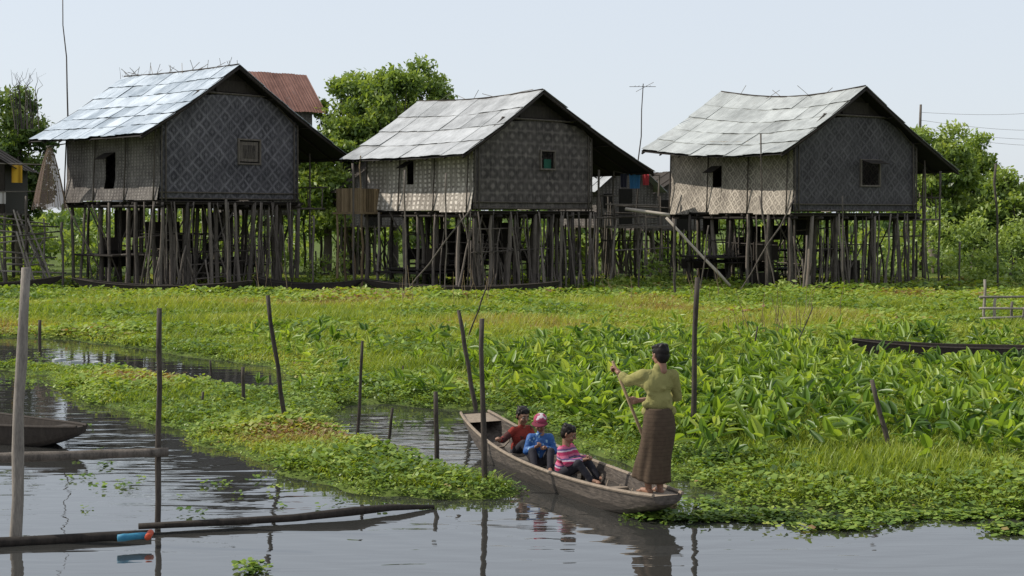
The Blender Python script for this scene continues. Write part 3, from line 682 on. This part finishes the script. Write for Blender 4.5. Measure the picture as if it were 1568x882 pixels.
# ---------------- boats ----------------
def boat(name,A,B,hw,rim,bowz,sternz,mat,inner=None,bluntA=.35,bluntB=.35,depth=.16):
    A=np.array([*A,0.]);B=np.array([*B,0.]); ax=B-A; L=np.linalg.norm(ax); ax/=L; px=np.array([ax[1],-ax[0],0])
    e=empty(name); mb=MB(); NS=28
    def sec(s):
        k=math.sin(math.pi*min(1,max(0,s)))**.75
        w_=hw*(k*(1-(bluntA*(1-s)+bluntB*s))+(bluntA*(1-s)+bluntB*s))
        z=rim+(bowz-rim)*max(0,(s-.45)/.55)**2.2+(sternz-rim)*max(0,(.45-s)/.45)**2.2
        bot=-depth+ (bowz+depth-.10)*max(0,(s-.62)/.38)**2.4+(sternz+depth-.09)*max(0,(.38-s)/.38)**2.4
        return w_,z,bot
    def ringpt(s,q,ins):
        w_,z,bot=sec(s); th=.028 if ins else 0
        w_-=th; bot+=th*1.3
        prof=[(-1,1),(-.93,.6),(-.8,.25),(-.55,.03),(0,0),(.55,.03),(.8,.25),(.93,.6),(1,1)]
        a,b=prof[q]; c=A+ax*(L*s)+px*(a*w_); c=c+np.array([0,0,bot+(z-bot)*b]); return c
    vs=[];fs=[];K=18
    for i in range(NS+1):
        s=i/NS
        for q in range(9): vs.append(ringpt(s,q,False))
        for q in range(8,-1,-1): vs.append(ringpt(min(.985,max(.015,s)),q,True))
    for i in range(NS):
        for k in range(K):
            a=i*K+k;b=i*K+(k+1)%K; fs.append((a,b,b+K,a+K))
    for base in(0,NS*K):
        f=[base+q for q in range(9)]
        fs.append(tuple(f if base else f[::-1]))
    mb.add(vs,fs,.5); mb.obj('hull',mat,e,False)
    mb=MB()
    for sg in(0,8):
        mb.tube([ringpt(i/NS,sg,False)+np.array([0,0,.008]) for i in range(NS+1)],.02,6,.7)
    for s0,s1 in((.0,.10),(.93,1.0)):
        def fn(a,b):
            s=s0+(s1-s0)*a; l=ringpt(s,0,False);r_=ringpt(s,8,False); return l+(r_-l)*b+np.array([0,0,-.012])
        mb.grid(fn,6,4,.8)
    for s in(.28,.5,.72):
        l=ringpt(s,1,True);r_=ringpt(s,7,True); c=(l+r_)/2
        mb.box(c,(np.linalg.norm(r_-l)/2,.05,.015),rot=math.atan2(px[1],px[0]),tint=.6)
    for s in [i/16 for i in range(2,15)]:
        mb.tube([ringpt(s,q,True)*1.0+np.array([0,0,.004]) for q in range(1,8)],.014,5,.4)
    mb.obj('gunwales_decks_ribs',inner or mat,e,False); return e,ringpt
t=NT('canoe_hull_wood'); g=t.n('ShaderNodeNewGeometry'); sp=t.n('ShaderNodeSeparateXYZ'); t.l(g.outputs['Position'],sp.inputs[0])
n=t.noise(5,5,t.scale(t.obj(),(3,1,8),(0,0,.43)))
c=t.ramp(n,[(.3,(.025,.020,.017)),(.7,(.11,.09,.073))]); wet=t.math('LESS_THAN',t.math('ADD',sp.outputs[2],t.math('MULTIPLY',n,.05)),.12)
canoe_m=t.princ(t.mix(t.math('MULTIPLY',wet,.8),c,(.02,.016,.012)),.65,.3,normal=t.bump(n,.5,.02))
canoe_i=m_wood('canoe_inner_wood',(.085,.065,.05),(.29,.235,.18))
bx,rpt=boat('wooden_canoe',(1.56,13.66),(-.50,18.3),.40,.22,.46,.30,canoe_m,canoe_i,bluntA=.42,bluntB=.5)
dk=M['wood_dark']
boat('moored_canoe',P(125,688)[:2],P(-260,640)[:2],.45,.25,.40,.30,dk,bluntA=.2,bluntB=.3)
boat('moored_canoe',(-17.5,54.6),(-10.0,52.3),.45,.36,.6,.6,dk)
boat('moored_canoe',(-5.8,53.6),(1.8,51.7),.45,.36,.6,.6,dk)
boat('moored_canoe',(-24.5,53),(-18.2,55.2),.45,.36,.65,.6,dk)
boat('moored_canoe',P(1305,548)[:2],P(1700,558)[:2],.4,.30,.36,.4,dk)
boat('moored_canoe',(-10.5,56),(-6.0,54.2),.45,.35,.55,.6,dk)
boat('moored_canoe',(12,53),(17.5,54.4),.4,.25,.35,.35,dk)

# ---------------- people ----------------
def capsule(p0,p1,r0,r1,n=14,m=5):
    p0=np.array(p0,float);p1=np.array(p1,float);d=p1-p0; L=np.linalg.norm(d)+1e-6; d=d/L; x,y=frame(d); V=[];F=[]
    prof=[]
    for i in range(m+1): a=-math.pi/2+(math.pi/2)*i/m; prof.append((math.sin(a)*r0,math.cos(a)*r0))
    for i in range(m+1): a=(math.pi/2)*i/m; prof.append((L+math.sin(a)*r1,math.cos(a)*r1))
    for (h_,r_) in prof:
        for k in range(n):
            a=2*math.pi*k/n; V.append(p0+d*h_+max(r_,1e-4)*(math.cos(a)*x+math.sin(a)*y))
    for i in range(len(prof)-1):
        for k in range(n): F.append((i*n+k,i*n+(k+1)%n,(i+1)*n+(k+1)%n,(i+1)*n+k))
    F.append(tuple(range(n))[::-1]); F.append(tuple((len(prof)-1)*n+k for k in range(n)))
    return V,F
def blob(name,prims,mat,parent,vox=.012,sm=3):
    mb=MB()
    for p in prims:
        if p[0]=='c': V,F=capsule(*p[1:])
        else:
            c=np.array(p[1]);rx,ry,rz=p[2]; f=np.array([*p[3],0.]) if len(p)>3 else np.array([0,1.,0]); f/=np.linalg.norm(f); rt=np.array([f[1],-f[0],0])
            up=np.array([0,0,1.])
            if len(p)>4: cp,sp_=math.cos(p[4]),math.sin(p[4]); f,up=f*cp-up*sp_,up*cp+f*sp_
            V,F=capsule((0,0,-.001),(0,0,.001),1,1,18,8); V=[c+rt*q[0]*rx+f*q[1]*ry+up*q[2]*rz for q in V]
        mb.add(V,F)
    o=mb.obj(name,mat,parent,True)
    md=o.modifiers.new('r','REMESH'); md.mode='VOXEL'; md.voxel_size=vox; md.use_smooth_shade=True
    if sm: md=o.modifiers.new('s','SMOOTH'); md.factor=.5; md.iterations=sm
    return o
SK=NT('skin'); nsk=SK.noise(14,3); skin=SK.princ(SK.mix(nsk,(.19,.095,.06),(.27,.145,.09)),.5,.4)
hair=m_cloth('black_hair',(.006,.005,.005),(.018,.014,.012),60,.45)
eyem=m_cloth('eye_dark',(.01,.008,.006),(.02,.015,.01)); eyew=m_cloth('eye_white',(.28,.25,.22),(.34,.31,.28)); lip=m_cloth('lip',(.17,.07,.055),(.20,.08,.062))
def head(par,c,f,k=1.0,hairlow=.0,pitch=0.,cap=None):
    c=np.array(c,float); f=np.array([*f,0.]); f/=np.linalg.norm(f); ff=(f[0],f[1]); r=np.array([f[1],-f[0],0]); u=np.array([0,0,1.])
    cp,sp_=math.cos(pitch),math.sin(pitch); f,u=f*cp-u*sp_,u*cp+f*sp_
    q=lambda a,b,z:c+(r*a+f*b+u*z)*k
    E=lambda p,rad:('e',p,tuple(x*k for x in rad),ff,pitch)
    blob('head_and_neck',[E(q(0,-.005,.02),(.074,.092,.09)),E(q(0,.02,-.045),(.056,.064,.062)),('c',q(0,.05,-.085),q(0,.045,-.08),.026*k,.028*k),
      ('c',q(0,.084,.012),q(0,.102,-.022),.009*k,.014*k),('c',q(-.075,-.01,.012),q(-.082,-.012,-.018),.014*k,.010*k),('c',q(.075,-.01,.012),q(.082,-.012,-.018),.014*k,.010*k),
      ('c',q(0,-.02,-.05),c+np.array([0,0,-.16*k])-f*.03,.044*k,.052*k),('c',q(-.03,.072,.028),q(.03,.072,.028),.016*k,.016*k),('c',q(-.04,.062,-.03),q(-.03,.066,-.03),.02*k,.02*k),('c',q(.04,.062,-.03),q(.03,.066,-.03),.02*k,.02*k)],skin,par,.0065*k,2)
    mb=MB()
    for sx in(-1,1): V,F=capsule(q(sx*.033-.007,.0775,.006),q(sx*.033+.007,.0775,.006),.0080*k,.0080*k,8,3); mb.add(V,F)
    mb.obj('eyes',eyew,par,True); mb=MB()
    for sx in(-1,1):
        V,F=capsule(q(sx*.033,.0835,.006),q(sx*.033,.084,.006),.0068*k,.0068*k,8,3); mb.add(V,F)
        V,F=capsule(q(sx*.048,.081,.03),q(sx*.018,.089,.031),.004*k,.004*k,6,2); mb.add(V,F)
    mb.obj('pupils_and_brows',eyem,par,True)
    mb=MB(); V,F=capsule(q(-.02,.080,-.058),q(.02,.080,-.058),.006*k,.006*k,8,3); mb.add(V,F); mb.obj('mouth',lip,par,True)
    pr=[E(q(0,-.022,.040),(.084,.090,.084)),E(q(0,-.042,-.005),(.078,.062,.075+hairlow))]
    if not cap:
        for i in range(20):
            a=random.uniform(0,6.28); pr.append(E(q(.05*math.cos(a),-.02+.06*math.sin(a),.092+random.uniform(-.02,.010)),(.028,.028,.022)))
        for i in range(7): x=-.055+i*.018; pr.append(('c',q(x,.05,.088),q(x+random.uniform(-.008,.008),.078-abs(x)*.4,.058+random.uniform(-.006,.006)),.013*k,.009*k))
    for sx in(-1,1): pr.append(('c',q(sx*.072,.014,.05),q(sx*.072,-.01,.0),.016*k,.012*k))
    blob('hair',pr,hair,par,.007,1)
    if cap:
        blob('cap_crown',[E(q(0,-.010,.062),(.090,.100,.070))],cap[0],par,.008,1)
        mb=MB()
        def br(a,b):
            an=(a-.5)*2.2; R1=.095+.062*b*math.cos(an*.75); return q(math.sin(an)*R1*.92,math.cos(an)*R1*1.03-.008,.062-.012*b-.02*math.sin(an)**2*b)
        mb.grid(br,12,4); mb.obj('cap_brim',cap[1],par,True,0,.006)
        mb=MB(); mb.tube([q(0.0915*math.sin(a_),.1015*math.cos(a_)-.01,.060) for a_ in [i*2*math.pi/24 for i in range(25)]],.006,6); mb.obj('cap_band',cap[1],par,True)
    return q
def hand(par,wrist,target,grip,k=1.0,side=1):
    w=np.array(wrist,float);t_=np.array(target,float); d=t_-w; d/=np.linalg.norm(d)+1e-9; g=np.array(grip,float); g/=np.linalg.norm(g)
    s=g-d*np.dot(g,d); s/=np.linalg.norm(s)+1e-9; n_=np.cross(d,s)*side
    pr=[('c',w-d*.02*k,w+d*.02*k,.024*k,.026*k)]
    for i in range(4):
        o=s*(i-1.5)*.019*k; pr.append(('c',w+o*.6,w+o+d*.07*k,.014*k,.011*k))
        Lf=[.85,1,.94,.75][i]*k; a=w+o+d*.07*k; b=a+(d*.018+n_*.022)*Lf; c=b+(n_*.024-d*.010)*Lf; e_=c+(-d*.020+n_*.004)*Lf
        pr+= [('c',a,b,.010*k,.009*k),('c',b,c,.009*k,.0085*k),('c',c,e_,.0085*k,.007*k)]
    tb=w+s*(-.026)*k+d*.015*k; tm=tb+(s*-.014+d*.026+n_*.014)*k; te=tm+(d*.012+n_*.022+s*.008)*k
    pr+=[('c',tb,tm,.013*k,.0105*k),('c',tm,te,.010*k,.008*k)]
    blob('hand',pr,skin,par,.0045,1)

w=empty('woman_paddling'); fw=(-.42,.91)
shirt=NT('olive_yellow_shirt'); n=shirt.noise(7,3); shirt.princ(shirt.mix(n,(.185,.172,.060),(.27,.25,.095)),.85,.15,normal=shirt.bump(shirt.noise(7,2,None,.5,1.),.8,.04))
LS=np.array([1.345,14.0,1.465]); RS=np.array([1.655,14.06,1.455]); LE=np.array([1.205,14.12,1.385]); LW=np.array([1.10,14.20,1.475]); RE=np.array([1.715,14.16,1.22]); RW=np.array([1.31,14.28,1.165])
PT=np.array([1.05,14.24,1.58]);PB=np.array([1.80,14.50,-.25]); pd=(PB-PT)/np.linalg.norm(PB-PT)
def onp(z): t_=(z-PT[2])/(PB[2]-PT[2]); return PT+(PB-PT)*t_
blob('shirt',[('e',(1.50,14.02,1.37),(.168,.10,.15),fw),('e',(1.51,14.02,1.20),(.15,.105,.14),fw),('c',(1.39,14.0,1.465),(1.61,14.05,1.46),.058,.058),('c',(1.50,14.02,1.48),(1.50,14.02,1.535),.062,.052),
  ('c',LS,LE,.066,.058),('c',LE,(LE+LW)/2+(LW-LE)*.05,.058,.048),('c',RS,RE,.065,.052),('c',RE,(RE*.40+RW*.60),.052,.042),
  ('c',(1.38,14.01,1.09),(1.64,14.05,1.09),.055,.055),('c',(1.38,14.0,1.37),(1.26,14.07,1.40),.052,.045),
  ('c',(1.36,13.96,1.17),(1.62,13.99,1.14),.035,.035),('c',(1.40,13.93,1.28),(1.60,13.96,1.22),.022,.022),('c',(1.42,13.935,1.40),(1.56,13.93,1.33),.018,.018)],shirt.m,w,.011,3)
blob('forearms',[('c',LE,LW,.036,.025),('c',RE,RW,.036,.025)],skin,w,.01,1)
hand(w,LW,onp(1.50),pd,1.0,1); hand(w,RW,onp(1.15),pd,1.0,-1)
head(w,(1.525,14.04,1.665),(-.5,.87),1.0,.01,.1)
lg=NT('brown_longyi'); sp=lg.n('ShaderNodeSeparateXYZ'); lg.l(lg.obj(),sp.inputs[0]); n=lg.noise(22,4)
chk=lg.math('GREATER_THAN',lg.math('FRACT',lg.math('MULTIPLY',sp.outputs[2],26)),.8)
cc=lg.mix(n,(.045,.031,.022),(.095,.068,.046)); cc=lg.mix(lg.math('MULTIPLY',chk,.25),cc,(.02,.014,.012))
lg.princ(cc,.9,.1,normal=lg.bump(n,.4,.01))
mb=MB()
def lf(a,b):
    an=a*2*math.pi; z=1.13-.73*b; prof=[(0,.142,.105),(.14,.168,.13),(.3,.178,.142),(.65,.175,.132),(1,.20,.145)]
    for i in range(4):
        if prof[i][0]<=b<=prof[i+1][0]:
            k=(b-prof[i][0])/(prof[i+1][0]-prof[i][0]); rx=prof[i][1]*(1-k)+prof[i+1][1]*k; ry=prof[i][2]*(1-k)+prof[i+1][2]*k
    fold=1+.08*b*math.sin(an*4+2*b+.5)+.045*b*math.sin(an*9+1-b)+.025*math.sin(an*3+b*6)
    cx=1.505-.05*b+.015*math.sin(b*5); z-=.035*b*math.sin(an+2.6)
    x=rx*math.cos(an)*fold; y=ry*math.sin(an)*fold; return np.array([cx+x*.93-y*.1,14.01+y+x*.25,z])
mb.grid(lf,64,30); mb.obj('longyi',lg.m,w,True,0,.006)
def foot(cx,cy,z,f):
    f=np.array([*f,0.]);f/=np.linalg.norm(f);r_=np.array([f[1],-f[0],0]);c=np.array([cx,cy,z])
    pr=[('c',c+np.array([0,0,.20])+f*.02,c+np.array([0,0,.06]),.046,.034),('c',c-f*.03+np.array([0,0,.028]),c+f*.10+np.array([0,0,.024]),.03,.028),('c',c+f*.10-r_*.02+np.array([0,0,.02]),c+f*.10+r_*.025+np.array([0,0,.02]),.022,.02)]
    for i in range(5): pr.append(('c',c+f*.11+r_*(i-2)*.017+np.array([0,0,.016]),c+f*(.155-.008*abs(i-1))+r_*(i-2)*.018+np.array([0,0,.012]),.011,.009))
    return pr
blob('feet',foot(1.52,14.01,.248,(-.3,.95))+foot(1.40,14.00,.248,(-.55,.83)),skin,w,.007,1)
mb=MB(); mb.tube([PT,onp(.8),onp(.25)],[.016,.018,.02],10,.8)
n_=np.cross(pd,[0,1,0]);n_/=np.linalg.norm(n_)
b0=onp(.32);b1=PB
vs=[];pf=[(0,.02),(.25,.05),(.6,.07),(.9,.065),(1,.03)]
th=np.cross(pd,n_)*.012
for (k,wd) in pf:
    c=b0+(b1-b0)*k; vs+=[c-n_*wd-th*.3,c+th,c+n_*wd-th*.3,c-th]
fs=[]
for i in range(4):
    for j in range(4): fs.append((i*4+j,i*4+(j+1)%4,i*4+4+(j+1)%4,i*4+4+j))
fs.append((16,17,18,19)); mb.add(vs,fs,.8)
mb.obj('paddle',M['bamboo_tan'],w,True)

def child(name,base,f,shirtm,pantm,arms,hk=.92,cap=None,hf=None,pitch=.2,S=1.0):
    e=empty(name); b=np.array(base,float); fv=np.array([*f,0.]);fv/=np.linalg.norm(fv);r=np.array([fv[1],-fv[0],0]);u=np.array([0,0,1.])
    q=lambda a,c,z:b+(r*a+fv*c+u*z)*S
    pr=[('e',q(0,.0,.12),(.125*S,.10*S,.12*S),f),('e',q(0,.02,.25),(.128*S,.092*S,.13*S),f),('c',q(-.10,.03,.335),q(.10,.03,.335),.05*S,.05*S),('c',q(0,.035,.35),q(0,.045,.40),.05*S,.042*S)]
    fa=[]
    for sg,(el,wr) in zip((-1,1),arms):
        el=q(*el);wr=q(*wr); sh=q(sg*.115,.03,.335); pr+=[('c',sh,el,.052*S,.043*S),('c',el,el+(wr-el)*.8,.043*S,.034*S)]; fa.append((el,wr,sg))
    blob('shirt',pr,shirtm,e,.010,3)
    blob('forearms',[('c',el,wr,.026*S,.020*S) for el,wr,_ in fa],skin,e,.008,1)
    for el,wr,sg in fa: hand(e,wr,wr+(wr-el),r*1.0,.78*S,-sg)
    lp=[('e',q(0,0,.06),(.13*S,.11*S,.075*S),f)]
    for sg in(-1,1):
        kn=q(sg*.11,.25,.20); an=q(sg*.09,.40,.02)
        lp+=[('c',q(sg*.07,.02,.06),kn,.066*S,.052*S),('c',kn,an,.05*S,.036*S)]
    blob('trousers',lp,pantm,e,.011,2)
    fp=[]
    for sg in(-1,1):
        an=q(sg*.09,.40,.02); fp.append(('c',an-u*.0,an+fv*.10*S-u*.015,.026*S,.02*S))
        for i in range(5): o=r*(i-2)*.012*S; fp.append(('c',an+fv*.09*S+o-u*.015,an+fv*(.125-.005*abs(i-2))*S+o-u*.02,.009*S,.008*S))
    blob('feet',fp,skin,e,.006,1)
    hc=q(0,.065,.51); head(e,hc,hf or f,hk,.0,pitch,cap)
    return e
st=NT('pink_striped_shirt'); sp=st.n('ShaderNodeSeparateXYZ'); st.l(st.obj(),sp.inputs[0]); 
z=st.math('FRACT',st.math('ADD',st.math('MULTIPLY',sp.outputs[2],11),st.math('MULTIPLY',st.noise(6,1),.5)))
c=st.ramp(z,[(0,(.36,.04,.10)),(.34,(.40,.06,.14)),(.36,(.46,.38,.42)),(.5,(.46,.38,.42)),(.52,(.12,.07,.18)),(.68,(.12,.07,.18)),(.7,(.45,.12,.20))]); c.node.color_ramp.interpolation='CONSTANT'
st.princ(c,.85,.15,normal=st.bump(st.noise(12,2),.6,.02))
bj=NT('blue_jacket'); n=bj.noise(9,3); stp=bj.math('GREATER_THAN',bj.noise(16,1),.66); bj.princ(bj.mix(stp,bj.mix(n,(.015,.06,.19),(.03,.11,.31)),(.20,.33,.44)),.6,.3,normal=bj.bump(n,.8,.04))
rj=NT('red_brown_shirt'); n=rj.noise(7,3); rj.princ(rj.mix(rj.math('GREATER_THAN',n,.53),(.20,.03,.022),(.065,.026,.024)),.85,.15,normal=rj.bump(n,.8,.04))
dp=m_cloth('dark_trousers',(.015,.015,.02),(.04,.038,.045))
cw=NT('pink_white_cap'); n=cw.noise(11,1); cw.princ(cw.mix(cw.math('GREATER_THAN',n,.55),(.26,.045,.085),(.45,.40,.42)),.8,.15); pc=m_cloth('maroon_brim',(.11,.02,.035),(.16,.03,.05))
child('child_striped_shirt',(.60,15.85,.06),(.86,-.5),st.m,dp,[((-.15,.12,.20),(-.05,.28,.25)),((.15,.12,.20),(.05,.29,.24))],.92,None,(.95,-.3),.35)
child('child_blue_jacket',(.34,16.55,.08),(.05,-1),bj.m,dp,[((-.17,.06,.17),(-.05,.20,.24)),((.17,.06,.17),(.06,.20,.25))],.92,(cw.m,pc),(-.15,-1),.45)
child('child_red_shirt',(.10,17.15,.08),(.55,-.85),rj.m,dp,[((-.13,.14,.2),(-.03,.24,.26)),((.24,-.02,.22),(.36,.08,.24))],.95,None,(.5,-.87),.25)

# ---------------- litter on shore ----------------
mb=MB()
for i in range(12):
    u=random.choice([random.uniform(0,150),random.uniform(60,120)]); vv=random.uniform(440,455) if random.random()<.7 else random.uniform(545,556)
    p=P(u,vv,.15); mb.box((p[0],p[1],.12),(.05+.06*random.random(),.04,.03),rot=random.random()*3,tint=random.random())
mb.obj('plastic_litter',m_cloth('litter_white',(.30,.34,.38),(.5,.5,.48),3),None)

# ---------------- world, sun, camera ----------------
el=R(43);ph=R(9); Sv=Vector((-math.cos(ph)*math.cos(el),math.sin(ph)*math.cos(el),math.sin(el)))
wd=bpy.data.worlds.new('World'); sc.world=wd; wd.use_nodes=True; nt=wd.node_tree; nt.nodes.clear()
o=nt.nodes.new('ShaderNodeOutputWorld'); bg=nt.nodes.new('ShaderNodeBackground'); sky=nt.nodes.new('ShaderNodeTexSky'); sky.sky_type='NISHITA'; sky.sun_disc=False
sky.sun_elevation=el; sky.sun_rotation=math.atan2(Sv.x,Sv.y)%(2*math.pi); sky.air_density=1.0; sky.dust_density=1.5; sky.ozone_density=1.5
mx=nt.nodes.new('ShaderNodeMix'); mx.data_type='RGBA'; mx.inputs[0].default_value=.72; nt.links.new(sky.outputs[0],mx.inputs[6]); mx.inputs[7].default_value=(8.7,9.3,10.1,1)
nt.links.new(mx.outputs[2],bg.inputs[0]); bg.inputs[1].default_value=.10; nt.links.new(bg.outputs[0],o.inputs[0])
ld=bpy.data.lights.new('sun','SUN'); ld.energy=5.0; ld.angle=R(.5); ld.color=(1,.94,.84); lo=bpy.data.objects.new('sun',ld); sc.collection.objects.link(lo); lo.rotation_euler=Sv.to_track_quat('Z','Y').to_euler(); lo.location=(0,0,50)
cd=bpy.data.cameras.new('camera'); cam=bpy.data.objects.new('camera',cd); sc.collection.objects.link(cam); cam.location=(0,0,H); cam.rotation_euler=(R(90),0,0)
cd.sensor_width=36; cd.lens=48; cd.shift_y=-(441-HV)/1568; cd.clip_end=8000; cd.clip_start=.1; sc.camera=cam
sc.view_settings.view_transform='Standard'; sc.view_settings.look='None'; sc.view_settings.exposure=0
